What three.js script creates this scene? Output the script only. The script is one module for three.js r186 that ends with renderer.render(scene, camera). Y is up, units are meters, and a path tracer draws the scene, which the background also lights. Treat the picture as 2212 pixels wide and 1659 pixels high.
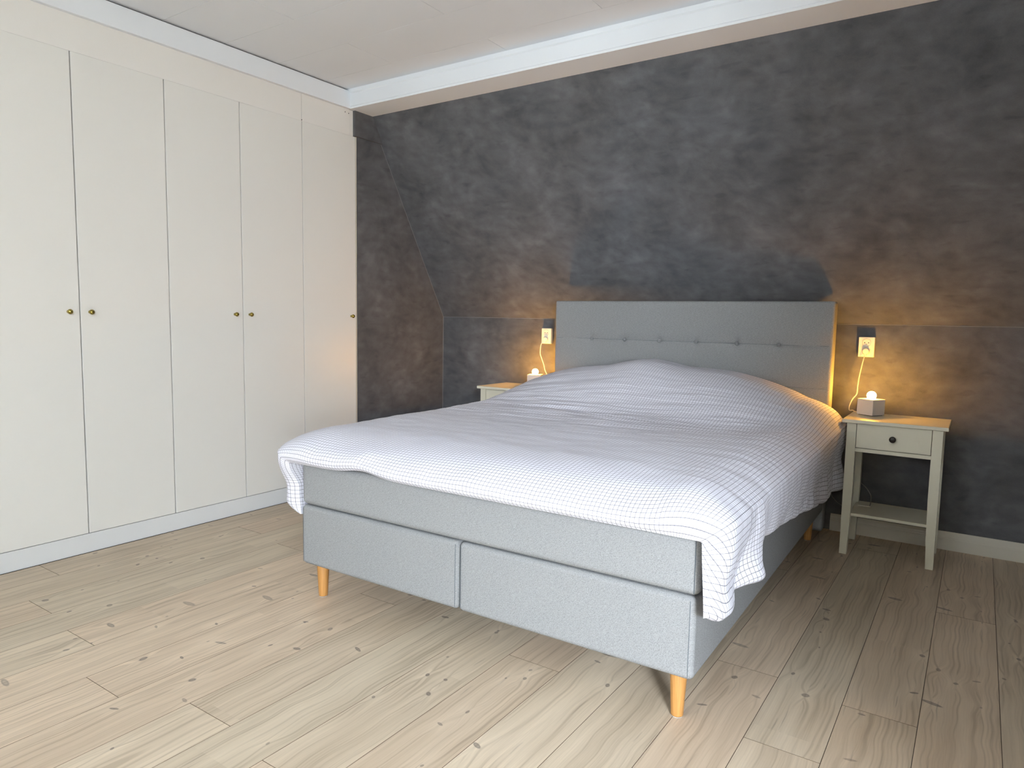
import * as THREE from 'three';
import { RoundedBoxGeometry } from 'three/addons/geometries/RoundedBoxGeometry.js';
import { mergeGeometries } from 'three/addons/utils/BufferGeometryUtils.js';
import { ImprovedNoise } from 'three/addons/math/ImprovedNoise.js';
import { RectAreaLightUniformsLib } from 'three/addons/lights/RectAreaLightUniformsLib.js';

// ---------------------------------------------------------------- camera, sky, daylight, exposure
const scene = new THREE.Scene();
const camera = new THREE.PerspectiveCamera(58.11, 2212 / 1659, 0.05, 60);
camera.position.set(3.5375, 1.179, 4.2542);
{
  const yaw = 0.59358, pitch = -0.09532, roll = 0.01802;
  const f = new THREE.Vector3(-Math.sin(yaw) * Math.cos(pitch), Math.sin(pitch), -Math.cos(yaw) * Math.cos(pitch));
  const rt = new THREE.Vector3().crossVectors(f, new THREE.Vector3(0, 1, 0)).normalize();
  const up = new THREE.Vector3().crossVectors(rt, f);
  const r2 = rt.clone().multiplyScalar(Math.cos(roll)).addScaledVector(up, Math.sin(roll));
  const u2 = rt.clone().multiplyScalar(-Math.sin(roll)).addScaledVector(up, Math.cos(roll));
  camera.quaternion.setFromRotationMatrix(new THREE.Matrix4().makeBasis(r2, u2, f.clone().negate()));
}
scene.add(camera);
scene.background = new THREE.Color(0.75, 0.85, 1.0);
const renderer = new THREE.WebGLRenderer({ antialias: true });
renderer.toneMapping = THREE.LinearToneMapping;
renderer.toneMappingExposure = 1.08;
renderer.shadowMap.enabled = true;
RectAreaLightUniformsLib.init();
function daylight(w, h, x, y, z, tx, ty, tz, intensity, color) {
  const l = new THREE.RectAreaLight(color, intensity, w, h);
  l.position.set(x, y, z); l.lookAt(tx, ty, tz); l.castShadow = true; scene.add(l);
}
const DAY = new THREE.Color(0.86, 0.95, 1.08);
daylight(1.5, 1.5, 5.75, 2.6, 6.6, 3.7, 0.0, 3.6, 370, DAY);
daylight(1.3, 1.2, 1.9, 2.2, 6.5, 2.1, 0.6, 2.5, 20, DAY);
daylight(1.3, 0.9, 5.75, 1.0, 6.6, 3.4, 2.6, 3.0, 110, new THREE.Color(0.95, 1.0, 0.98));   // the bright ground outside, up through the window

// ---------------------------------------------------------------- helpers
let seed = 7;
const rnd = () => { seed = (seed * 1664525 + 1013904223) >>> 0; return seed / 4294967296; };
const noiseGen = new ImprovedNoise();
const N3 = (x, y, z = 0) => noiseGen.noise(x, y, z);
const fbm = (x, y, z, o = 4) => { let a = 1, s = 0, n = 0; for (let i = 0; i < o; i++) { s += a * N3(x, y, z + i * 7.3); n += a; x *= 2.03; y *= 2.03; a *= 0.5; } return s / n; };
const clamp = (x, a = 0, b = 1) => Math.min(b, Math.max(a, x));
const smooth = (a, b, x) => { const t = clamp((x - a) / (b - a)); return t * t * (3 - 2 * t); };
const lerp = (a, b, t) => a + (b - a) * t;
const spline = (T, x) => { const n = T.length; if (x <= T[0][0]) return T[0][1]; if (x >= T[n - 1][0]) return T[n - 1][1]; let i = 1; while (x > T[i][0]) i++; const a = T[i - 1], b = T[i], p = T[Math.max(0, i - 2)], q = T[Math.min(n - 1, i + 1)], h = b[0] - a[0], k = (x - a[0]) / h, ma = (b[1] - p[1]) / (b[0] - p[0]) * h, mb = (q[1] - a[1]) / (q[0] - a[0]) * h, k2 = k * k, k3 = k2 * k; return (2 * k3 - 3 * k2 + 1) * a[1] + (k3 - 2 * k2 + k) * ma + (3 * k2 - 2 * k3) * b[1] + (k3 - k2) * mb; };
const table = (T, x) => { if (x <= T[0][0]) return T[0][1]; for (let i = 1; i < T.length; i++) if (x <= T[i][0]) { const k = (x - T[i - 1][0]) / (T[i][0] - T[i - 1][0]); return lerp(T[i - 1][1], T[i][1], k * k * (3 - 2 * k)); } return T[T.length - 1][1]; };

function texture(w, h, fn, srgb = true) {
  const d = new Uint8Array(w * h * 4);
  for (let y = 0; y < h; y++) for (let x = 0; x < w; x++) {
    const c = fn(x, y), i = (y * w + x) * 4;
    if (typeof c === 'number') { d[i] = d[i + 1] = d[i + 2] = clamp(c, 0, 255); } else { d[i] = clamp(c[0], 0, 255); d[i + 1] = clamp(c[1], 0, 255); d[i + 2] = clamp(c[2], 0, 255); }
    d[i + 3] = 255;
  }
  const t = new THREE.DataTexture(d, w, h, THREE.RGBAFormat);
  t.wrapS = t.wrapT = THREE.RepeatWrapping; t.magFilter = THREE.LinearFilter; t.minFilter = THREE.LinearMipmapLinearFilter; t.generateMipmaps = true;
  if (srgb) t.colorSpace = THREE.SRGBColorSpace;
  t.needsUpdate = true; return t;
}
const rep = (t, x, y = x) => { const c = t.clone(); c.repeat.set(x, y); c.needsUpdate = true; return c; };
const std = (o) => new THREE.MeshStandardMaterial(o);

// uv in metres, by the dominant axis of each face normal
function uvMetres(g, sx = 1, sy = sx) {
  if (!g.attributes.normal) g.computeVertexNormals();
  const p = g.attributes.position, n = g.attributes.normal, uv = new Float32Array(p.count * 2);
  for (let i = 0; i < p.count; i++) {
    const ax = Math.abs(n.getX(i)), ay = Math.abs(n.getY(i)), az = Math.abs(n.getZ(i));
    let u, v;
    if (az >= ax && az >= ay) { u = p.getX(i); v = p.getY(i); } else if (ax >= ay) { u = p.getZ(i); v = p.getY(i); } else { u = p.getX(i); v = p.getZ(i); }
    uv[i * 2] = u * sx; uv[i * 2 + 1] = v * sy;
  }
  g.setAttribute('uv', new THREE.BufferAttribute(uv, 2)); return g;
}
// box between two corners; r rounds its edges
function box(x0, y0, z0, x1, y1, z1, r = 0) {
  const w = x1 - x0, h = y1 - y0, d = z1 - z0;
  let g = r ? new RoundedBoxGeometry(w, h, d, 3, Math.min(r, w / 2.01, h / 2.01, d / 2.01)) : new THREE.BoxGeometry(w, h, d);
  if (!g.index) { const n = g.attributes.position.count, ix = []; for (let i = 0; i < n; i++) ix.push(i); g.setIndex(ix); }
  g.translate((x0 + x1) / 2, (y0 + y1) / 2, (z0 + z1) / 2);
  return uvMetres(g);
}
const merged = (...gs) => mergeGeometries(gs.map(g => { const q = g.index ? g.toNonIndexed() : g; for (const k of Object.keys(q.attributes)) if (!['position', 'normal', 'uv'].includes(k)) q.deleteAttribute(k); return q; }));
function extrude(pts, depth, bevel = 0) {             // outline in x,y swept along z
  const s = new THREE.Shape(pts.map(p => new THREE.Vector2(p[0], p[1])));
  return uvMetres(new THREE.ExtrudeGeometry(s, { depth, bevelEnabled: bevel > 0, bevelSize: bevel, bevelThickness: bevel, bevelSegments: 2, steps: 1 }));
}
const lathe = (pts, seg = 32) => new THREE.LatheGeometry(pts.map(p => new THREE.Vector2(p[0], p[1])), seg);
const tube = (pts, r, seg = 64, rad = 10) => new THREE.TubeGeometry(new THREE.CatmullRomCurve3(pts.map(p => new THREE.Vector3(...p)), false, 'catmullrom', 0.5), seg, r, rad, false);

const used = {};
function numbered(n) { used[n] = (used[n] ?? -1) + 1; return used[n] ? `${n}_${String(used[n]).padStart(3, '0')}` : n; }
function mesh(name, g, m, parent = scene) {
  const o = new THREE.Mesh(g, m); o.name = parent === scene ? numbered(name) : name; o.castShadow = o.receiveShadow = true; parent.add(o); return o;
}
function partNames(root) { const c = {}; for (const k of root.children) { const b = k.name; c[b] = (c[b] ?? -1) + 1; if (c[b]) k.name = `${b}_${String(c[b]).padStart(3, '0')}`; partNames(k); } }
function thing(name, label, category, pos = [0, 0, 0], turn = 0, group) {
  const o = new THREE.Group(); o.name = numbered(name); o.position.set(...pos); o.rotation.y = turn; scene.add(o);
  o.userData = { label, category }; if (group) o.userData.group = group; return o;
}
function struct(name, g, m) { const o = g ? mesh(name, g, m) : new THREE.Group(); if (!g) { o.name = name; scene.add(o); } o.userData.kind = 'structure'; return o; }

// ---------------------------------------------------------------- materials
const paintBump = texture(256, 256, (x, y) => 128 + 60 * fbm(x / 9, y / 9, 1, 3), false);
const creamPaint = std({ color: new THREE.Color('#d6d2c4'), roughness: 0.55 });
const whitePaint = std({ color: new THREE.Color('#eeede9'), roughness: 0.5, bumpMap: rep(paintBump, 6), bumpScale: 0.0003 });
const ceilingPaint = std({ color: new THREE.Color('#edf3f9'), roughness: 0.75, bumpMap: rep(paintBump, 5), bumpScale: 0.0004 });
const ceilingGap = std({ color: new THREE.Color('#6a6055'), roughness: 0.9 });
const doorPaint = std({ color: new THREE.Color('#ebebe7'), roughness: 0.38 });
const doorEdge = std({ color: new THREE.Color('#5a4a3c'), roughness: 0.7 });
const plinthPaint = std({ color: new THREE.Color('#e3e6e8'), roughness: 0.4 });
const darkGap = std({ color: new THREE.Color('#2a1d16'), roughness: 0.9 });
const standPaint = std({ color: new THREE.Color('#dcd8c4'), roughness: 0.32 });
const brass = std({ color: new THREE.Color('#a08f4c'), roughness: 0.16, metalness: 1 });
const blackKnob = std({ color: new THREE.Color('#1d1512'), roughness: 0.35 });
const whitePlastic = std({ color: new THREE.Color('#e8e3d2'), roughness: 0.35 });
const socketHole = std({ color: new THREE.Color('#15120f'), roughness: 0.6 });
const cordWhite = std({ color: new THREE.Color('#e6e0d4'), roughness: 0.45 });
const cableGrey = std({ color: new THREE.Color('#8d8a86'), roughness: 0.5 });
const lampBody = std({ color: new THREE.Color('#d9d2cb'), roughness: 0.6 });
const brassSocket = std({ color: new THREE.Color('#4a4038'), roughness: 0.4, metalness: 0.6 });
const bulbGlow = std({ color: new THREE.Color('#fff2d8'), roughness: 0.3, emissive: new THREE.Color(1, 0.72, 0.3), emissiveIntensity: 9 });
const glass = new THREE.MeshPhysicalMaterial({ color: 0xffffff, roughness: 0.02, transmission: 1, thickness: 0, ior: 1.5 });
const glide = std({ color: new THREE.Color('#e9e6df'), roughness: 0.6 });
const seamThread = std({ color: new THREE.Color('#606970'), roughness: 0.9 });

const wallpaperTex = texture(2048, 2048, (x, y) => {
  const u = x / 2048 * 4.5, v = y / 2048 * 4.5;
  const wx = fbm(u * 2.1, v * 2.1, 3, 3) * 0.35, wy = fbm(u * 2.1 + 9, v * 2.1, 5, 3) * 0.25;
  const big = fbm(u * 3.2 + wx, v * 2.6 + wy, 11, 4);
  const smear = fbm(u * 9 + wx * 3 + v * 2.5, v * 17 + wy * 4, 17, 4);
  const dab = fbm(u * 13 + v * 6 + wx * 5, v * 15 - u * 3 + wy * 5, 53, 3);
  const blotch = Math.pow(clamp(fbm(u * 5.5 - wy * 2, v * 7 + wx * 2, 23, 4) * 1.6), 1.2);
  const nick = smooth(0.3, 0.5, fbm(u * 9 + wx, v * 26, 29, 2));
  const k = 92 + big * 22 + smear * 15 + dab * 14 + blotch * 18 - nick * 7 + (rnd() - 0.5) * 6;
  const warm = 3 * fbm(u * 1.4, v * 1.4, 41, 2);
  return [k - 1.5 + warm, k, k + 4 - warm];
});
const wallpaper = std({ map: rep(wallpaperTex, 1 / 4.5), roughness: 0.85 });
const seamPaper = std({ color: new THREE.Color('#85868a'), roughness: 0.8 });

const woodTex = (() => {
  const W = 2048, S = 10, H = 2048, rows = [];
  for (let s = 0; s < S; s++) {
    const knots = [], n = 6 + Math.floor(rnd() * 5);
    for (let i = 0; i < n; i++) knots.push({ l: rnd() * 2.05, w: 0.02 + rnd() * 0.165, r: 0.004 + rnd() * rnd() * 0.010, e: rnd() < 0.45 ? 0.28 + rnd() * 0.25 : 0.9 + rnd() * 1.2, d: 0.55 + rnd() * 0.45, a: (rnd() - 0.5) * 0.9 });
    const cracks = [];
    for (let i = 0; i < 7; i++) cracks.push({ l: rnd() * 2.05, w: rnd() * 0.2, len: 0.02 + rnd() * 0.06, d: 0.25 + rnd() * 0.5 });
    rows.push({ knots, cracks, tone: (rnd() - 0.5) * 13, pink: (rnd() - 0.5) * 8, z: rnd() * 50, heart: 0.03 + rnd() * 0.14, cath: rnd() });
  }
  return texture(W, H, (x, y) => {
    const s = Math.floor(y / H * S), R = rows[s], l = x / W * 2.05, w = (y / H * S - s) * 0.2035;
    if (y / H * S - s < 0.015) return [112, 92, 72];
    let ww = w, dark = 0, light = 0;
    for (const k of R.knots) {
      let dl = l - k.l; if (dl > 1.025) dl -= 2.05; if (dl < -1.025) dl += 2.05;
      const dw = w - k.w; if (Math.abs(dl) > 0.2) continue;
      const q = Math.exp(-(dl * dl) / 0.0028 - (dw * dw) / 0.0007);
      ww += q * 0.018 * Math.sign(dw || 1) * (k.r / 0.009);
      const rl = dl + k.a * dw, d = Math.sqrt(rl * rl + dw * dw * k.e * k.e) / k.r;
      if (d < 1.3) dark += k.d * (0.55 * (1 - smooth(0.75, 1.3, d)) + 0.35 * smooth(0.55, 0.8, d) * (1 - smooth(0.95, 1.25, d)) + 0.2 * N3(dl * 700, dw * 700, R.z));
      light += q * 0.55 * (1 - smooth(0.5, 1.2, d) * 0) * smooth(1.1, 1.6, d);
      const tail = Math.exp(-(dw * dw) / 0.000012) * Math.exp(-Math.abs(dl) / 0.03); dark += tail * 0.22 * k.d;
    }
    for (const c of R.cracks) {
      let dl = l - c.l; if (dl > 1.025) dl -= 2.05; if (dl < -1.025) dl += 2.05;
      const f = 1 - Math.abs(dl) / c.len; if (f <= 0) continue;
      const dw = w - c.w - 0.004 * N3(l * 14, R.z); dark += c.d * 0.6 * Math.sqrt(f) * Math.exp(-(dw * dw) / 0.0000028);
    }
    const per = Math.sin(l / 2.05 * Math.PI * 2) * 1.2, pc = Math.cos(l / 2.05 * Math.PI * 2) * 1.2;
    const drift = 0.012 * N3(per * 2, pc * 2, R.z);
    const ring = (ww + drift - R.heart);
    const cath = R.cath > 0.55 ? Math.sqrt(ring * ring + 0.00002 + 0.0006 * Math.pow(0.5 + 0.5 * Math.sin(l / 2.05 * Math.PI * 4 + R.z), 3)) : ring;
    const g1 = N3(cath * 150, per * 0.6 + pc * 0.6, R.z), g2 = N3(ww * 420, l * 5, R.z + 5), g3 = N3(ww * 40, l * 1.2, R.z + 9), g4 = N3(ww * 900, l * 30, R.z + 3);
    const streak = Math.pow(clamp(0.5 + g1 * 0.9), 3);
    const cloud = fbm(l * 2.2, w * 14, R.z + 20, 2);
    let k = R.tone - streak * 26 + g2 * 7 + g3 * 9 + g4 * 3 + cloud * 14 + light * 16;
    const D = clamp(dark, 0, 0.95);
    const r = 207 + k + R.pink * 0.6, g = 189 + k * 1.0 - R.pink * 0.15, b = 165 + k * 0.95 - R.pink * 0.3;
    return [lerp(r, 118, D), lerp(g, 106, D), lerp(b, 96, D)];
  });
})();
const plankWood = std({ map: woodTex, roughness: 0.48 });
const subfloor = std({ color: new THREE.Color('#33281e'), roughness: 0.9 });

const fabricTex = texture(1024, 1024, (x, y) => {
  const slub = N3(x / 26, y / 2.2, 2) , slub2 = N3(x / 9, y / 1.4, 8), v = N3(x / 1.6, y / 14, 5);
  const fleck = smooth(0.22, 0.55, N3(x / 7, y / 2.0, 31)) * 50;
  const k = 150 + slub * 14 + slub2 * 16 + v * 10 - fleck + (rnd() - 0.5) * 16;
  return [k - 3, k - 1.5, k - 0.5];
});
const fabricBump = texture(512, 512, (x, y) => 128 + 50 * Math.sin(x * Math.PI / 2) * Math.sin(y * Math.PI / 2) + 50 * N3(x / 8, y / 2, 3), false);
const bedFabric = std({ map: rep(fabricTex, 1 / 0.5), roughness: 0.92, bumpMap: rep(fabricBump, 1 / 0.25), bumpScale: 0.0002 });
const legWoodTex = texture(256, 256, (x, y) => { const g = N3(x / 5, y / 60, 4) * 20 + N3(x / 2, y / 22, 9) * 12; return [186 + g, 134 + g, 74 + g * 0.8]; });
const legWood = std({ map: legWoodTex, roughness: 0.45 });
const checkTex = texture(1024, 1024, (x, y) => {
  const P = 64, dx = Math.min((x + 0.5) % P, P - (x + 0.5) % P), dy = Math.min((y + 0.5) % P, P - (y + 0.5) % P);
  const a = 1 - smooth(2.2, 3.9, dx), b = 1 - smooth(2.2, 3.9, dy), L = Math.max(a, b) * 0.8 + Math.min(a, b) * 0.2;
  const w = (rnd() - 0.5) * 5;
  return [lerp(235 + w, 82, L), lerp(235 + w, 83, L), lerp(245 + w, 94, L)];
});
const checkCotton = std({ map: checkTex, roughness: 0.9, side: THREE.DoubleSide });

// ---------------------------------------------------------------- room shell
const CEIL = 2.643, TRIM = 2.523, CREASE = 1.178, SLOPE = 0.5836;
// one floor or ceiling board: flat face at y = 0 with eased edges, the body below it
function board(x0, x1, z0, z1, ease, depth, uvf, core) {
  const P = [], UV = [], I = [], ring = (i, y) => [[x0 + i, y, z0 + i], [x1 - i, y, z0 + i], [x1 - i, y, z1 - i], [x0 + i, y, z1 - i]];
  const q = (a, b, c, d, side) => { const k = P.length / 3; for (const v of [a, b, c, d]) { P.push(...v); const t = uvf(v[0], v[2]); UV.push(t[0], side && core !== undefined ? core : t[1]); } I.push(k, k + 2, k + 1, k, k + 3, k + 2); };
  const t = ring(ease, 0), m = ring(0, -ease), b = ring(0, -depth);
  q(...t);
  for (let i = 0; i < 4; i++) { const j = (i + 1) % 4; q(t[j], t[i], m[i], m[j], true); q(m[j], m[i], b[i], b[j], true); }
  const g = new THREE.BufferGeometry(); g.setAttribute('position', new THREE.Float32BufferAttribute(P, 3)); g.setAttribute('uv', new THREE.Float32BufferAttribute(UV, 2)); g.setIndex(I); g.computeVertexNormals(); return g;
}
const RX = 4.26, RZ = 3.9, FX = 6.6, FZ = 5.9;             // right wall, where the room widens, far right wall, rear wall
const floor = struct('floor');
mesh('subfloor', merged(box(-0.7, -0.2, -0.2, FX + 0.2, -0.009, FZ + 0.2)), subfloor, floor);
{
  const PW = 0.2035, joints = { '-14': 3.098, '-12': 3.13, '-10': 3.249, '-8': 3.14, '-6': 3.182, '-5': 2.32, '-2': 1.92, '-1': 2.325, '0': 1.975, '1': 0.978, '-4': 1.25, '-3': 2.9, '-7': 1.9, '-9': 2.25, '-11': 2.1, '-13': 2.05, '-15': 2.0, '-16': 2.9 };
  for (let k = -16; k < 15; k++) {
    const x0 = 3.258 + PW * k, x1 = x0 + PW, j0 = joints[k] ?? rnd() * 2.05, zs = x0 > RX - 0.05 ? RZ : 0;
    let cuts = [zs]; for (let z = j0 - 4.1; z < FZ; z += 2.05) if (z > zs + 0.1 && z < FZ - 0.1) cuts.push(z); cuts.push(FZ);
    for (let i = 0; i + 1 < cuts.length; i++) {
      const a = cuts[i], b = cuts[i + 1], s = Math.floor(rnd() * 10), off = rnd() * 2.05, flip = rnd() < 0.5 ? -1 : 1, X0 = Math.max(x0, 0.002), X1 = Math.min(x1, FX);
      if (X1 - X0 < 0.02) continue;
      mesh('plank', board(X0 + 0.0006, X1 - 0.0006, a + 0.0007, b - 0.0007, 0.0003, 0.009, (x, z) => [(off + flip * z) / 2.05, (s + clamp((x - x0) / PW, 0.035, 0.99)) / 10], s / 10 + 0.0007), plankWood, floor);
    }
  }
}
const ceiling = struct('ceiling');
mesh('ceiling_slab', box(-0.7, CEIL + 0.012, -0.2, FX + 0.2, CEIL + 0.2, FZ + 0.2), ceilingGap, ceiling);
{
  const L = 1.36, Wd = 0.3475;
  for (let r = -2; r < 14; r++) {
    const z0 = 1.194 + Wd * r, z1 = Math.min(z0 + Wd, FZ); if (z1 < 0.8) continue;
    const off = (r % 2 === 0) ? 0.585 : 1.268;
    for (let c = -1; c < 6; c++) {
      const x0 = Math.max(off + (c - 1) * L + 0.004, -0.65), x1 = Math.min(off + c * L + 0.004, FX); if (x1 - x0 < 0.03) continue;
      const g = board(x0 + 0.001, x1 - 0.001, z0 + 0.001, z1 - 0.001, 0.0002, 0.012, (x, z) => [x, z]);
      g.scale(1, -1, 1); const ix = g.index.array; for (let i = 0; i < ix.length; i += 3) { const t = ix[i]; ix[i] = ix[i + 1]; ix[i + 1] = t; } g.computeVertexNormals();
      mesh('ceiling_tile', g, ceilingPaint, ceiling).position.y = CEIL + (rnd() - 0.5) * 0.0012;
    }
  }
}
// headboard wall: upright to the crease, then leaning into the room under the roof
{
  const zt = (CEIL + 0.1 - CREASE) * SLOPE;
  const g = extrude([[0, -0.05], [0, CREASE], [-zt, CEIL + 0.1], [-zt + 0.1, CEIL + 0.12], [0.2, CREASE + 0.1], [0.2, -0.05]], RX + 0.3);
  // outline x is -z of the room; sweep runs along the room's x
  g.applyMatrix4(new THREE.Matrix4().set(0, 0, 1, -0.12, 0, 1, 0, 0, -1, 0, 0, 0, 0, 0, 0, 1));
  const p = g.attributes.position, uv = g.attributes.uv;
  for (let i = 0; i < p.count; i++) uv.setXY(i, p.getX(i), p.getY(i) > CREASE ? CREASE + (p.getY(i) - CREASE) * 1.158 : p.getY(i));
  const w = struct('wall_back', g, wallpaper);
  mesh('wallpaper_edge', tube([[0.002, CREASE, 0.001], [RX, CREASE, 0.001]], 0.0017, 2, 6), seamPaper, w);
  mesh('wallpaper_edge', tube([[0.0, 0.1, 0.0005], [0.0, CREASE, 0.0005]], 0.0017, 2, 6), seamPaper, w);
  mesh('wallpaper_edge', tube([[0.0, CREASE, 0.0005], [0.0, 2.36, (2.36 - CREASE) * SLOPE + 0.0005]], 0.0014, 2, 6), seamPaper, w);
}
struct('wall_left', box(-0.2, -0.05, -0.1, -0.002, 2.8, 0.912), wallpaper);
struct('wall_left_end', box(-0.7, -0.05, 3.995, -0.002, 2.8, FZ + 0.2), whitePaint);
struct('wall_corner', box(-0.1, 2.361, 0.4, 0.016, TRIM, 0.9462), wallpaper);
struct('wall_closet', box(-0.78, -0.05, 0.8, -0.635, 2.8, 4.1), whitePaint);
struct('wall_right', box(RX, -0.05, -0.1, RX + 0.14, 2.8, RZ), wallpaper);
struct('wall_return', merged(box(RX + 0.14, -0.05, RZ - 0.14, FX + 0.2, 2.8, RZ), box(FX, -0.05, RZ, FX + 0.2, 2.8, FZ + 0.2)), whitePaint);
const WIN = [[5.1, 6.4], [1.3, 2.5]], WY0 = 0.95, WY1 = 2.15;
struct('wall_rear', merged(box(-0.7, -0.05, FZ, FX + 0.2, WY0, FZ + 0.25), box(-0.7, WY1, FZ, FX + 0.2, 2.8, FZ + 0.25), box(-0.7, WY0, FZ, WIN[1][0], WY1, FZ + 0.25), box(WIN[1][1], WY0, FZ, WIN[0][0], WY1, FZ + 0.25), box(WIN[0][1], WY0, FZ, FX + 0.2, WY1, FZ + 0.25)), whitePaint);
WIN.forEach(([a, b], i) => {
  const w = struct(`window_${i + 1}`), z = FZ + 0.12, t = 0.055;
  mesh('window_frame', merged(box(a, WY0, z, b, WY0 + t, z + 0.06, 0.004), box(a, WY1 - t, z, b, WY1, z + 0.06, 0.004), box(a, WY0, z, a + t, WY1, z + 0.06, 0.004), box(b - t, WY0, z, b, WY1, z + 0.06, 0.004), box((a + b) / 2 - 0.03, WY0, z, (a + b) / 2 + 0.03, WY1, z + 0.06, 0.004)), creamPaint, w);
  mesh('window_sill', box(a, WY0 - 0.03, FZ - 0.04, b, WY0, FZ + 0.12, 0.006), creamPaint, w);
  for (const [p, q] of [[a + t, (a + b) / 2 - 0.03], [(a + b) / 2 + 0.03, b - t]]) { const g = new THREE.PlaneGeometry(q - p, WY1 - WY0 - 2 * t); g.translate((p + q) / 2, (WY0 + WY1) / 2, z + 0.03); mesh('window_pane', g, glass, w); }
  partNames(w);
});
// boxed ceiling trim: trim_1 over the wardrobe, trim_2 along the sloping wall
{
  const t1 = struct('trim_1', box(-0.3, TRIM, 0.98, 0.02, CEIL - 0.009, FZ, 0.002), ceilingPaint);
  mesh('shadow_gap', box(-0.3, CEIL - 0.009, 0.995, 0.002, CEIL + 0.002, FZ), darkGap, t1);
  const zf = 0.989, prof = [[0, TRIM], [0, TRIM + 0.012], [0.004, TRIM + 0.014], [0.004, CEIL - 0.03], [0.012, CEIL - 0.022], [0.014, CEIL - 0.012], [0.016, CEIL], [-0.35, CEIL], [-0.35, TRIM + 0.02], [-0.205, TRIM]];
  const g = extrude(prof.map(([x, y]) => [-(x + zf), y]).reverse(), RX - 0.0);
  g.applyMatrix4(new THREE.Matrix4().set(0, 0, 1, 0.0, 0, 1, 0, 0, -1, 0, 0, 0, 0, 0, 0, 1)); g.computeVertexNormals();
  struct('trim_2', g, ceilingPaint);
}
// skirting board with a moulded top
{
  const prof = [[0, 0], [0.016, 0], [0.016, 0.058], [0.013, 0.064], [0.013, 0.068], [0.010, 0.076], [0.0095, 0.082], [0.006, 0.09], [0.004, 0.095], [0, 0.096]];
  const run = (x0, x1) => { const g = extrude(prof.map(([x, y]) => [-x, y]).reverse(), x1 - x0); g.applyMatrix4(new THREE.Matrix4().set(0, 0, 1, x0, 0, 1, 0, 0, -1, 0, 0, 0, 0, 0, 0, 1)); g.computeVertexNormals(); return g; };
  struct('baseboard_back', merged(run(2.893, RX), run(0.002, 1.12)), creamPaint);
}

// ---------------------------------------------------------------- wardrobe
{
  const t = thing('wardrobe', 'tall white built-in wardrobe with flat doors and small brass knobs along the left wall', 'wardrobe', [0, 0, 2.45]);
  const Z = z => z - 2.45, edges = [0.927, 1.368, 1.801, 2.237, 2.677, 3.14, 3.565, 3.99], knobAt = [0.972, 1.758, 1.855, 2.633, 2.728, 3.5, 3.61], yb = 0.097, yt = 2.358;
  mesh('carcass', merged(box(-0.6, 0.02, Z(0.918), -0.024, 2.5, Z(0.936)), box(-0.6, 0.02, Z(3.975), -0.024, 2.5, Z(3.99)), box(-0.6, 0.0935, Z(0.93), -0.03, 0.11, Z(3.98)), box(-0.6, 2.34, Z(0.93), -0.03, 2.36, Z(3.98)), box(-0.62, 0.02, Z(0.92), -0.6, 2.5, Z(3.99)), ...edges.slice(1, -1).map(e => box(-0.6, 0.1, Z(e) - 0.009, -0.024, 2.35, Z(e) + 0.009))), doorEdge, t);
  mesh('end_strip', box(-0.03, 0.02, Z(0.918), -0.001, 2.36, Z(0.9255), 0.001), creamPaint, t);
  mesh('plinth', box(-0.022, 0.0, Z(0.92), -0.004, 0.0935, Z(3.99), 0.002), plinthPaint, t);
  for (let i = 0; i < 7; i++) {
    const d = mesh('door', box(-0.02, yb, Z(edges[i]) + 0.0025, 0, yt, Z(edges[i + 1]) - 0.0025, 0.0015), doorPaint, t);
    const k = lathe([[0, 0.031], [0.004, 0.0307], [0.0085, 0.028], [0.0118, 0.023], [0.0125, 0.0195], [0.0115, 0.0155], [0.0085, 0.0115], [0.006, 0.008], [0.0055, 0.004], [0.0075, 0.002], [0.0078, 0.0], [0, 0]].reverse(), 28); k.rotateZ(-Math.PI / 2);
    mesh('knob', k, brass, d).position.set(0, 1.171, Z(knobAt[i]));
  }
  for (const [a, b] of [[0.9465, 0.9755], [0.976, 1.3655], [1.3675, 3.99]]) mesh('top_panel', box(-0.022, 2.359, Z(a), -0.003, TRIM + 0.0, Z(b), 0.001), whitePaint, t);
  for (const [y, z] of [[2.5, 1.015], [2.498, 0.985], [2.366, 1.3665]]) { const g = new THREE.CylinderGeometry(0.003, 0.003, 0.002, 10); g.rotateZ(Math.PI / 2); mesh('screw', g, socketHole, t).position.set(-0.0025, y, Z(z)); }
  partNames(t);
}

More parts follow.
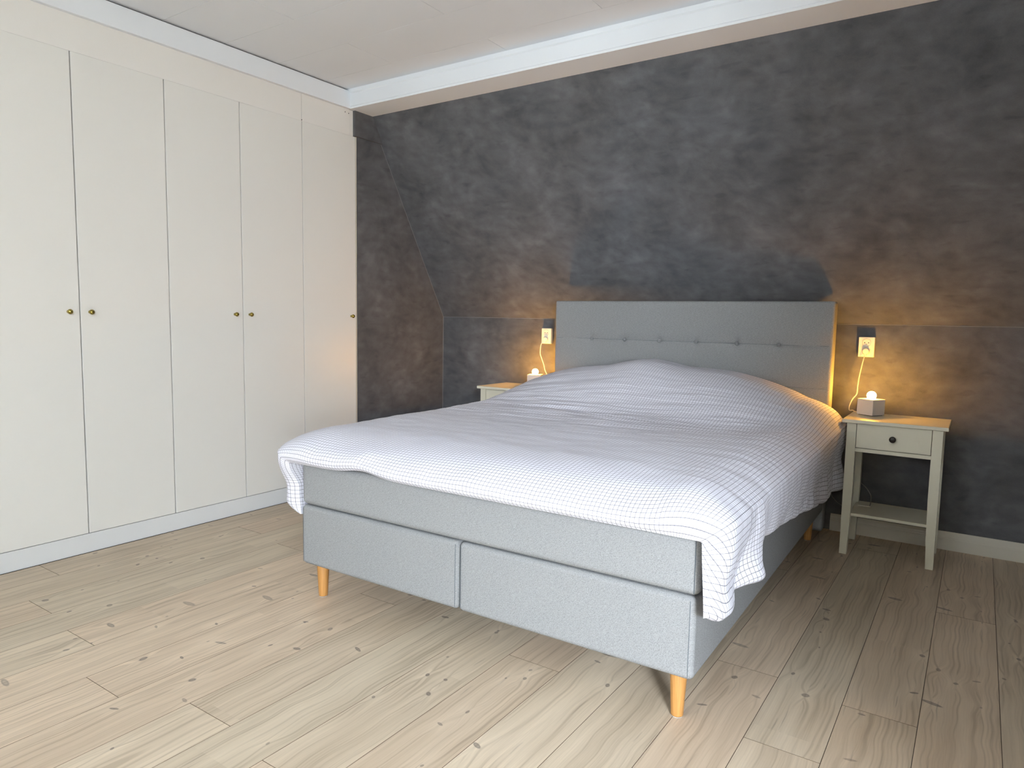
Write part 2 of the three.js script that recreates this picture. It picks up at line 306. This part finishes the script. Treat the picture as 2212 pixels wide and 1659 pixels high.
// ---------------------------------------------------------------- bed
const BED = [2.92, 0, 2.39], TURN = 0.0175;
{
  const t = thing('bed', 'double box-spring bed in blue-grey woven fabric with buttoned headboard and round wooden legs', 'bed', BED, TURN);
  const split = -0.846;
  for (const [a, b] of [[-1.66, split - 0.002], [split + 0.002, 0]]) {
    const h = mesh('base', box(a, 0.147, -2.185, b, 0.396, 0, 0.018), bedFabric, t);
    const cs = b === 0 ? [[b - 0.0145, 1], [a + 0.010, -1]] : [[a + 0.010, -1], [b - 0.010, 1]];
    for (const [x] of cs) mesh('seam', tube([[x, 0.158, 0.0001], [x, 0.386, 0.0001]], 0.0009, 2, 6), seamThread, h);
  }
  const m = mesh('mattress', (() => {
    const g = new RoundedBoxGeometry(1.672, 0.176, 2.185, 6, 0.024); const q = g.attributes.position;
    for (let i = 0; i < q.count; i++) if (q.getY(i) < 0) { q.setX(i, q.getX(i) * 0.998); }
    g.translate(-0.826, 0.487, -1.0925); g.computeVertexNormals(); return uvMetres(g);
  })(), bedFabric, t);
  mesh('seam', tube([[-0.006, 0.409, -0.001], [-0.006, 0.566, -0.001]], 0.0012, 2, 6), seamThread, m);
  // headboard: padded front with a stitched row and six buttons
  const hx0 = -1.723, hx1 = 0, hy0 = 0.03, hy1 = 1.299, hz = -2.19, D = 0.098, bx = [-1.45, -1.218, -0.987, -0.755, -0.514, -0.282], by = 1.055, row2 = 0.822;
  const g = new THREE.BoxGeometry(hx1 - hx0, hy1 - hy0, D, 230, 170, 8), q = g.attributes.position, r = 0.014, v = new THREE.Vector3(), inn = new THREE.Vector3(), H = new THREE.Vector3((hx1 - hx0) / 2, (hy1 - hy0) / 2, D / 2);
  for (let i = 0; i < q.count; i++) {
    v.fromBufferAttribute(q, i);
    inn.set(clamp(v.x, -H.x + r, H.x - r), clamp(v.y, -H.y + r, H.y - r), clamp(v.z, -H.z + r, H.z - r)); v.sub(inn);
    if (v.lengthSq() > 0) v.normalize().multiplyScalar(r); v.add(inn);
    const X = v.x + (hx0 + hx1) / 2, Y = v.y + (hy0 + hy1) / 2;
    if (v.z > H.z - r * 0.9) {
      const e = Math.min(H.x - Math.abs(v.x), H.y - Math.abs(v.y)); let dz = 0.006 * smooth(0, 0.08, e) - 0.006;
      for (const s of [by, row2]) dz -= 0.0035 * Math.exp(-Math.pow((Y - s) / 0.006, 2)) * smooth(0.0, 0.05, e) + 0.004 * Math.exp(-Math.pow((Y - s) / 0.05, 2));
      for (const b of bx) {
        for (const s of [by, row2]) { const d2 = ((X - b) ** 2 + (Y - s) ** 2); dz -= 0.013 * Math.exp(-d2 / 0.0007) + 0.004 * Math.exp(-d2 / 0.006); }
        dz -= 0.0016 * Math.exp(-Math.pow((X - b) / 0.006, 2)) * smooth(0.0, 0.1, e) * (0.35 + 0.65 * Math.exp(-Math.pow((Y - by) / 0.09, 2)));
      }
      v.z += dz;
    }
    q.setXYZ(i, v.x, v.y, v.z);
  }
  g.computeVertexNormals(); g.translate((hx0 + hx1) / 2, (hy0 + hy1) / 2, hz - D / 2); uvMetres(g);
  const hb = mesh('headboard', g, bedFabric, t);
  for (const b of bx) { const k = lathe([[0, 0], [0.0115, 0], [0.0118, 0.003], [0.009, 0.007], [0.005, 0.009], [0, 0.0095]], 20); k.rotateX(Math.PI / 2); mesh('button', uvMetres(k), bedFabric, hb).position.set(b, by, hz - 0.0185); }
  for (const s of [by, row2]) mesh('seam', tube([[hx0 + 0.02, s, hz - 0.0077], [hx1 - 0.02, s, hz - 0.0077]], 0.0008, 60, 5), seamThread, hb);
  for (const [x, z] of [[-0.06, -0.06], [-1.6, -0.06], [-0.055, -2.1], [-1.6, -2.1], [-0.846, -1.1]]) {
    const l = mesh('leg', lathe([[0, 0.003], [0.0175, 0.003], [0.0185, 0.006], [0.0262, 0.15], [0, 0.15]], 28), legWood, t); l.position.set(x, 0, z);
    mesh('glide', lathe([[0, 0], [0.0165, 0], [0.0172, 0.0031], [0, 0.0031]], 24), glide, l);
  }
  partNames(t);
}

// ---------------------------------------------------------------- duvet
{
  const tH = -2.165, tF = 0.045, xL = -1.672, xR = 0.018, top0 = 0.579;
  const bumpX = [[-1.74, 0.02], [-1.66, 0.075], [-1.57, 0.13], [-1.42, 0.168], [-1.22, 0.195], [-1.08, 0.222], [-0.96, 0.238], [-0.86, 0.225], [-0.74, 0.205], [-0.5, 0.19], [-0.32, 0.155], [-0.17, 0.105], [-0.08, 0.065], [0.02, 0.03]];
  const hemR = [[-2.2, 0.30], [-2.0, 0.305], [-1.85, 0.285], [-1.62, 0.315], [-1.36, 0.345], [-1.2, 0.38], [-1.05, 0.385], [-0.9, 0.422], [-0.76, 0.415], [-0.64, 0.43], [-0.52, 0.455], [-0.44, 0.46], [-0.36, 0.44], [-0.31, 0.375], [-0.25, 0.375], [-0.19, 0.362], [-0.1, 0.345], [-0.02, 0.345], [0.045, 0.37]];
  const G = (x, c, w) => Math.exp(-(((x - c) / w) ** 2));
  const bump = (x, z) => spline(bumpX, x) * smooth(-1.28, -1.95, z);
  const half = c => Math.sqrt(Math.max(0, 1 - (1 - Math.min(c, 1)) ** 2));
  const nL = 44, nT = 250, nR = 64, nt = 300;
  const cols = nL + nT + nR + 1;
  function point(i, j) {
    const tt = j / nt, t = tH + (tF - tH) * (1 - (1 - tt) ** 1.25), b = tF - t, h = t - tH;
    let x, y, z = t, a, arc, drop = 0, side = 0;
    const eL = top0 + bump(xL, t) * 0.8, eR = top0 + bump(xR, t) * 0.9;
    if (i < nL) {                                     // left hanging side
      const q = 1 - i / nL, yl = 0.345 + 0.01 * Math.sin(t * 9) + 0.05 * smooth(-0.3, -1.6, t); drop = q * (eL - yl); side = -1;
      x = xL - 0.006 - 0.012 * Math.sin(q * 3.1); y = eL - drop; a = drop; arc = xL - drop; z = t - 0.06 * smooth(0.2, 0, b) * smooth(0, 0.12, drop);
    } else if (i <= nL + nT) {
      const k = (i - nL) / nT; x = lerp(xL, xR, k); y = lerp(eL, eR, k); const inB = bump(x, t); y = top0 + inB * smooth(0, 0.07, Math.min(x - xL, xR - x) + 0.03); arc = x;
      y += 0.018 * smooth(0.14, 0, b) * G(x, -1.27, 0.1) - 0.0;
    } else {                                          // right hanging side
      const q = (i - nL - nT) / nR, yr = table(hemR, t); drop = q * (eR - yr); side = 1; const qq = q * q * (3 - 2 * q) * 0.5 + q * 0.5;
      x = xR + 0.006 + qq * (0.012 + 0.007 * Math.sin(t * 21 + 0.6) + 0.005 * Math.sin(t * 37 + 2) + 0.052 * G(t, -0.285, 0.06) - 0.022 * G(t, -0.19, 0.04) + 0.03 * G(t, -0.08, 0.06) + 0.045 * smooth(-1.9, -2.15, t));
      z = t + qq * 0.012 * smooth(-0.4, 0.0, t) - qq * 0.02 * G(t, -0.29, 0.07); x = Math.max(x, 0.0145); y = eR - drop; arc = xR + drop;
    }
    // outward direction: up on top, sideways on the hanging sides, forward at the foot
    const toR = side > 0 ? drop : x - xR, toL = side < 0 ? drop : xL - x;
    const aR = Math.PI / 2 * smooth(-0.12, 0.1, toR), aL = Math.PI / 2 * smooth(-0.13, 0.1, toL), al = aR > aL ? aR : -aL;
    const be = 1.0 * smooth(0.2, 0, b) * (toR > toL ? lerp(1, 0.3, smooth(-0.2, 0.1, toR)) : lerp(1, 0.7, smooth(-0.16, 0.12, toL)));
    const n = [Math.sin(al) * Math.cos(be), Math.cos(al) * Math.cos(be), Math.sin(be)];
    const yHem = side > 0 ? y - table(hemR, t) : side < 0 ? y - 0.345 - 0.05 * smooth(-0.3, -1.6, t) : 9;
    let T = side > 0 ? lerp(0.13, 0.036, smooth(-0.1, 0.16, toR)) : side < 0 ? lerp(0.125, 0.105, smooth(0, 0.1, drop)) : Math.min(lerp(0.13, 0.036, smooth(-0.1, 0.16, toR)), 0.13);
    T *= half(b / (toR > toL ? lerp(0.30, 0.05, smooth(-0.26, 0.1, toR)) : lerp(0.30, 0.13, smooth(-0.2, 0.12, toL)))) * half(h / 0.06) * (side > 0 ? half(yHem / 0.03) : side < 0 ? half(yHem / 0.055) : 1);
    // wrinkles
    const open = smooth(0, 0.05, b) * smooth(0, 0.06, h) * (side ? smooth(0, 0.04, yHem) : 1);
    const mid = G(t, -1.3, 0.45) * (1 - 0.6 * smooth(-0.5, 0.05, x)) * (side < 0 ? 0.3 : 1);
    const qz = t + 0.10 * x + 0.05 * N3(x * 1.1, t * 2, 4);
    const wr = (1 - Math.abs(N3(x * 1.3 + 3, qz * 11, 7)) * 2.4) * 0.5 + (1 - Math.abs(N3(x * 2.1, qz * 21, 17)) * 2.2) * 0.3;
    let d = 0.0145 * mid * wr + 0.008 * N3(x * 2.2, t * 2.4, 2) + 0.0022 * N3(x * 9, t * 14, 21);
    if (side > 0 || x > -0.35) { const s = smooth(-0.35, 0.12, toR); const tq = t - 0.12 * toR; d += s * (0.008 * (0.5 - Math.abs(N3(tq * 6.5, toR * 1.1, 31))) + 0.0045 * (0.4 - Math.abs(N3(tq * 14, toR * 2.2, 37))) + 0.003 * N3(tq * 30, toR * 18, 41)); }
    if (side < 0) d += 0.010 * N3(t * 9, drop * 12, 51);
    const pk = smooth(0.12, 0.03, b) * (side === 0 ? 1 : 0.4); d += pk * (0.008 * N3(x * 16, b * 10, 61) + 0.012 * N3(x * 4.5, b * 4, 67));
    T += d * open - (side ? 0 : 0.016 * G(t, -1.32, 0.22) * smooth(-1.5, -0.5, x) * smooth(0.0, -0.15, x));
    // a gentle sag of the top edge line at the foot
    const inner = [x, y, z], outer = [x + n[0] * T, y + n[1] * T, z + n[2] * T];
    const fl = smooth(-0.5, -0.05, t) * (side > 0 ? drop : 0);
    return { inner, outer, fl };
  }
  const P = [], UV = [], I = [];
  const pts = []; for (let j = 0; j <= nt; j++) for (let i = 0; i < cols; i++) pts.push(point(i, j));
  // checks follow the cloth's own length in both directions
  const dist = (a, b) => Math.hypot(a[0] - b[0], a[1] - b[1], a[2] - b[2]), U = [0], V = [0];
  for (let i = 1; i < cols; i++) { let s = 0, n = 0; for (let j = 60; j < 220; j += 8) { s += dist(pts[j * cols + i].outer, pts[j * cols + i - 1].outer); n++; } U.push(U[i - 1] + s / n); }
  for (let j = 1; j <= nt; j++) { let s = 0, n = 0; for (let i = nL + 30; i < nL + nT - 30; i += 10) { s += dist(pts[j * cols + i].outer, pts[(j - 1) * cols + i].outer); n++; } V.push(V[j - 1] + s / n); }
  const cloth = (p, k) => { const i = k % cols, j = Math.floor(k / cols); UV.push((U[i] - 0.25 * p.fl) / 0.24, (V[j] + 0.5 * p.fl) / 0.24); };
  pts.forEach((p, k) => { P.push(...p.outer); cloth(p, k); });
  const off = pts.length; pts.forEach((p, k) => { P.push(...p.inner); cloth(p, k); });
  for (let j = 0; j < nt; j++) for (let i = 0; i < cols - 1; i++) {
    const a = j * cols + i, b = a + 1, c = a + cols, d = c + 1;
    I.push(a, c, b, b, c, d); I.push(off + a, off + b, off + c, off + b, off + d, off + c);
  }
  const g = new THREE.BufferGeometry(); g.setAttribute('position', new THREE.Float32BufferAttribute(P, 3)); g.setAttribute('uv', new THREE.Float32BufferAttribute(UV, 2)); g.setIndex(I); g.computeVertexNormals();
  const o = mesh('duvet', g, checkCotton); o.position.set(...BED); o.rotation.y = TURN;
  o.userData = { label: 'white duvet with thin dark checks spread over the bed and hanging down its sides', category: 'duvet' };
}

// ---------------------------------------------------------------- bedside tables
{
  const w = 0.46, d = 0.365, h = 0.7, lx = 0.208, lz = 0.165;   // origin: middle of the footprint
  const t = thing('bedside_table', 'white bedside table right of the bed, its drawer, legs and lower shelf in view', 'bedside table', [3.214, 0, 0.2525], 0, 'pair of white bedside tables');
  mesh('table_top', box(-w / 2, h - 0.018, -d / 2, w / 2, h, d / 2, 0.003), standPaint, t);
  for (const sx of [-1, 1]) for (const sz of [-1, 1]) {
    const x1 = sx * lx, x0 = sx * (lx - 0.043), f0 = sx * (lx - 0.033), z1 = sz * lz, z0 = sz * (lz - 0.043), g0 = sz * (lz - 0.034);
    const g = new THREE.BoxGeometry(1, 1, 1, 1, 4, 1), q = g.attributes.position;
    for (let i = 0; i < q.count; i++) { const v = (q.getY(i) + 0.5), k = smooth(0, 0.4, v) * 0.5 + clamp(v / 0.4) * 0.5, u = sx * q.getX(i) > 0, s = sz * q.getZ(i) > 0; q.setXYZ(i, u ? x1 : lerp(f0, x0, k), v * (h - 0.018), s ? z1 : lerp(g0, z0, k)); }
    g.computeVertexNormals(); mesh('leg', g, standPaint, t);
  }
  for (const sx of [-1, 1]) mesh('side_panel', box(Math.min(sx * (lx - 0.028), sx * (lx - 0.012)), 0.537, -lz + 0.043, Math.max(sx * (lx - 0.028), sx * (lx - 0.012)), h - 0.018, lz - 0.043), standPaint, t);
  mesh('back_panel', box(-lx + 0.043, 0.537, -lz + 0.006, lx - 0.043, h - 0.018, -lz + 0.02), standPaint, t);
  mesh('rail', box(-lx + 0.043, 0.537, lz - 0.025, lx - 0.043, 0.555, lz - 0.001, 0.001), standPaint, t);
  mesh('drawer_gap', box(-lx + 0.043, 0.555, lz - 0.1, lx - 0.043, 0.682, lz - 0.016), darkGap, t);
  const dr = mesh('drawer', box(-lx + 0.0455, 0.5575, lz - 0.018, lx - 0.0455, 0.6795, lz - 0.002, 0.0015), standPaint, t);
  const k = lathe([[0, 0], [0.008, 0], [0.0075, 0.004], [0.006, 0.009], [0.0075, 0.013], [0.0135, 0.016], [0.0155, 0.02], [0.0145, 0.024], [0.009, 0.0275], [0, 0.0285]], 28); k.rotateX(Math.PI / 2);
  mesh('knob', k, blackKnob, dr).position.set(0, 0.6175, lz - 0.003);
  mesh('shelf', box(-lx + 0.03, 0.199, -lz + 0.005, lx - 0.03, 0.214, lz - 0.02, 0.002), standPaint, t);
  partNames(t);
  const c = t.clone(); c.name = numbered('bedside_table'); c.position.set(0.857, 0, 0.201); scene.add(c);
  c.userData = { label: 'white bedside table left of the bed, mostly hidden behind the checked duvet', category: 'bedside table', group: 'pair of white bedside tables' };
}

// ---------------------------------------------------------------- wall outlets
function outlet(x, label) {
  const t = thing('wall_outlet', label, 'wall outlet', [x, 1.055, 0], 0, 'double wall outlets beside the headboard');
  mesh('cover', box(-0.04, -0.055, 0, 0.04, 0.055, 0.027, 0.004), whitePlastic, t);
  for (const y of [0.0235, -0.022]) {
    const s = lathe([[0.0225, 0.026], [0.0225, 0.0285], [0.0205, 0.0292], [0.0192, 0.0285], [0.0188, 0.0275], [0, 0.0275]].reverse(), 36); s.rotateX(Math.PI / 2);
    const so = mesh('socket', s, whitePlastic, t); so.position.y = y;
    for (const [hx, hy, r] of [[-0.0095, 0, 0.0027], [0.0095, 0, 0.0027], [0, -0.008, 0.0017]]) { const g = new THREE.CylinderGeometry(r, r, 0.001, 14); g.rotateX(Math.PI / 2); mesh('pin_hole', g, socketHole, so).position.set(hx, hy, 0.0279); }
  }
  partNames(t);
}
outlet(3.0225, 'white double wall outlet with a plugged cord, above the right bedside table');
outlet(0.972, 'white double wall outlet with a plugged cord, between left table and headboard');

// ---------------------------------------------------------------- cube lamps
function cubeLamp(x, z, turn, label, cord, plugAt) {
  const t = thing('cube_lamp', label, 'lamp', [x, 0.7, z], 0, 'pair of cube lamps on the bedside tables');
  const S = 0.0465, h = 0.086, outline = new THREE.Shape(); const r = 0.003;
  outline.moveTo(-S + r, -S); outline.lineTo(S - r, -S); outline.quadraticCurveTo(S, -S, S, -S + r); outline.lineTo(S, S - r); outline.quadraticCurveTo(S, S, S - r, S); outline.lineTo(-S + r, S); outline.quadraticCurveTo(-S, S, -S, S - r); outline.lineTo(-S, -S + r); outline.quadraticCurveTo(-S, -S, -S + r, -S);
  const hole = new THREE.Path(); hole.absarc(0, 0, 0.021, 0, Math.PI * 2, true); outline.holes.push(hole);
  const b = new THREE.ExtrudeGeometry(outline, { depth: h - 0.006, bevelEnabled: true, bevelSize: 0.0012, bevelThickness: 0.0012, bevelSegments: 2, curveSegments: 28 }); b.rotateX(-Math.PI / 2); b.translate(0, 0.0046, 0);
  const body = mesh('body', b, lampBody, t); body.rotation.y = turn;
  const ft = mesh('foot', box(-0.04, 0, -0.04, 0.04, 0.004, 0.04), darkGap, t); ft.rotation.y = turn;
  mesh('lamp_socket', lathe([[0, 0.03], [0.014, 0.03], [0.0145, 0.058], [0.012, 0.07], [0, 0.07]], 24), brassSocket, t);
  const by = 0.1035;
  mesh('bulb', lathe([[0.0125, by - 0.034], [0.013, by - 0.028], [0.016, by - 0.019], [0.0215, by - 0.01], [0.0238, by], [0.0222, by + 0.0098], [0.0176, by + 0.0168], [0.01, by + 0.022], [0, by + 0.0238]], 28), bulbGlow, t);
  const p = new THREE.PointLight(new THREE.Color(1, 0.44, 0.045), 0.95); p.position.set(0, by, 0); p.castShadow = true; p.shadow.radius = 1.2; t.add(p); p.name = 'bulb_light';
  mesh('cord', tube(cord.map(([a, c, e]) => [a - x, c - 0.7, e - z]), 0.0028, 120, 8), cordWhite, t);
  const pl = lathe([[0, 0.0], [0.0178, 0.0], [0.0182, 0.004], [0.0165, 0.011], [0.012, 0.013], [0, 0.0135]], 28); pl.rotateX(Math.PI / 2);
  const arm = box(-0.005, -0.026, 0.002, 0.005, 0, 0.012, 0.003); 
  mesh('plug', merged(pl, arm), cordWhite, t).position.set(plugAt[0] - x, plugAt[1] - 0.7, plugAt[2] - z);
  partNames(t);
}
cubeLamp(3.08, 0.17, -0.54, 'lit cube lamp with bare bulb on the right bedside table',
  [[3.018, 1.01, 0.036], [3.0145, 0.985, 0.05], [3.009, 0.945, 0.06], [3.002, 0.89, 0.07], [2.999, 0.84, 0.08], [2.998, 0.80, 0.09], [2.98, 0.77, 0.095], [2.967, 0.735, 0.09], [2.964, 0.712, 0.08], [2.966, 0.7045, 0.068], [2.972, 0.704, 0.06], [2.982, 0.7065, 0.07], [2.996, 0.704, 0.098], [3.03, 0.704, 0.13], [3.05, 0.706, 0.145]], [3.0215, 1.033, 0.0275]);
cubeLamp(0.957, 0.14, 0.35, 'lit cube lamp with bare bulb on the left bedside table, half behind the duvet',
  [[0.946, 1.012, 0.036], [0.94, 0.99, 0.044], [0.936, 0.96, 0.044], [0.936, 0.925, 0.044], [0.95, 0.89, 0.044], [0.967, 0.85, 0.044], [0.977, 0.815, 0.044], [0.992, 0.79, 0.046], [1.02, 0.75, 0.05], [1.045, 0.712, 0.06], [1.03, 0.704, 0.085], [1.0, 0.704, 0.11], [0.985, 0.706, 0.125]], [0.9695, 1.033, 0.0275]);

// ---------------------------------------------------------------- cables
{
  const c = mesh('charging_cable', merged(tube([[2.958, 0.56, 0.05], [2.953, 0.52, 0.05], [2.94, 0.48, 0.05], [2.915, 0.42, 0.045], [2.893, 0.32, 0.04], [2.894, 0.225, 0.045], [2.913, 0.193, 0.05], [2.95, 0.165, 0.05], [3.0, 0.15, 0.045]], 0.002, 80, 8)), cableGrey);
  c.userData = { label: 'thin grey cable hanging on the wall between bed and right bedside table', category: 'cable' };
  const t = thing('phone_cable', 'thin grey charging cable looping down onto the lower shelf of the right table', 'cable', [3.09, 0.214, 0.2]);
  const rel = a => a.map(([x, y, z]) => [x - 3.09, y - 0.214, z - 0.2]);
  mesh('cord', tube(rel([[3.0, 0.335, 0.048], [3.037, 0.309, 0.048], [3.072, 0.28, 0.05], [3.096, 0.246, 0.06], [3.102, 0.222, 0.09], [3.108, 0.2165, 0.16], [3.11, 0.2165, 0.205]]), 0.0022, 60, 8), cableGrey, t);
  mesh('connector', box(-0.036, 0.0002, 0.0, 0.024, 0.0045, 0.012, 0.002), whitePlastic, t);
}
for (const n of ['floor', 'ceiling', 'wall_back', 'wall_left']) partNames(scene.getObjectByName(n));
scene.traverse(o => { if (o.isMesh) { o.castShadow = true; o.receiveShadow = true; } });
renderer.render(scene, camera);
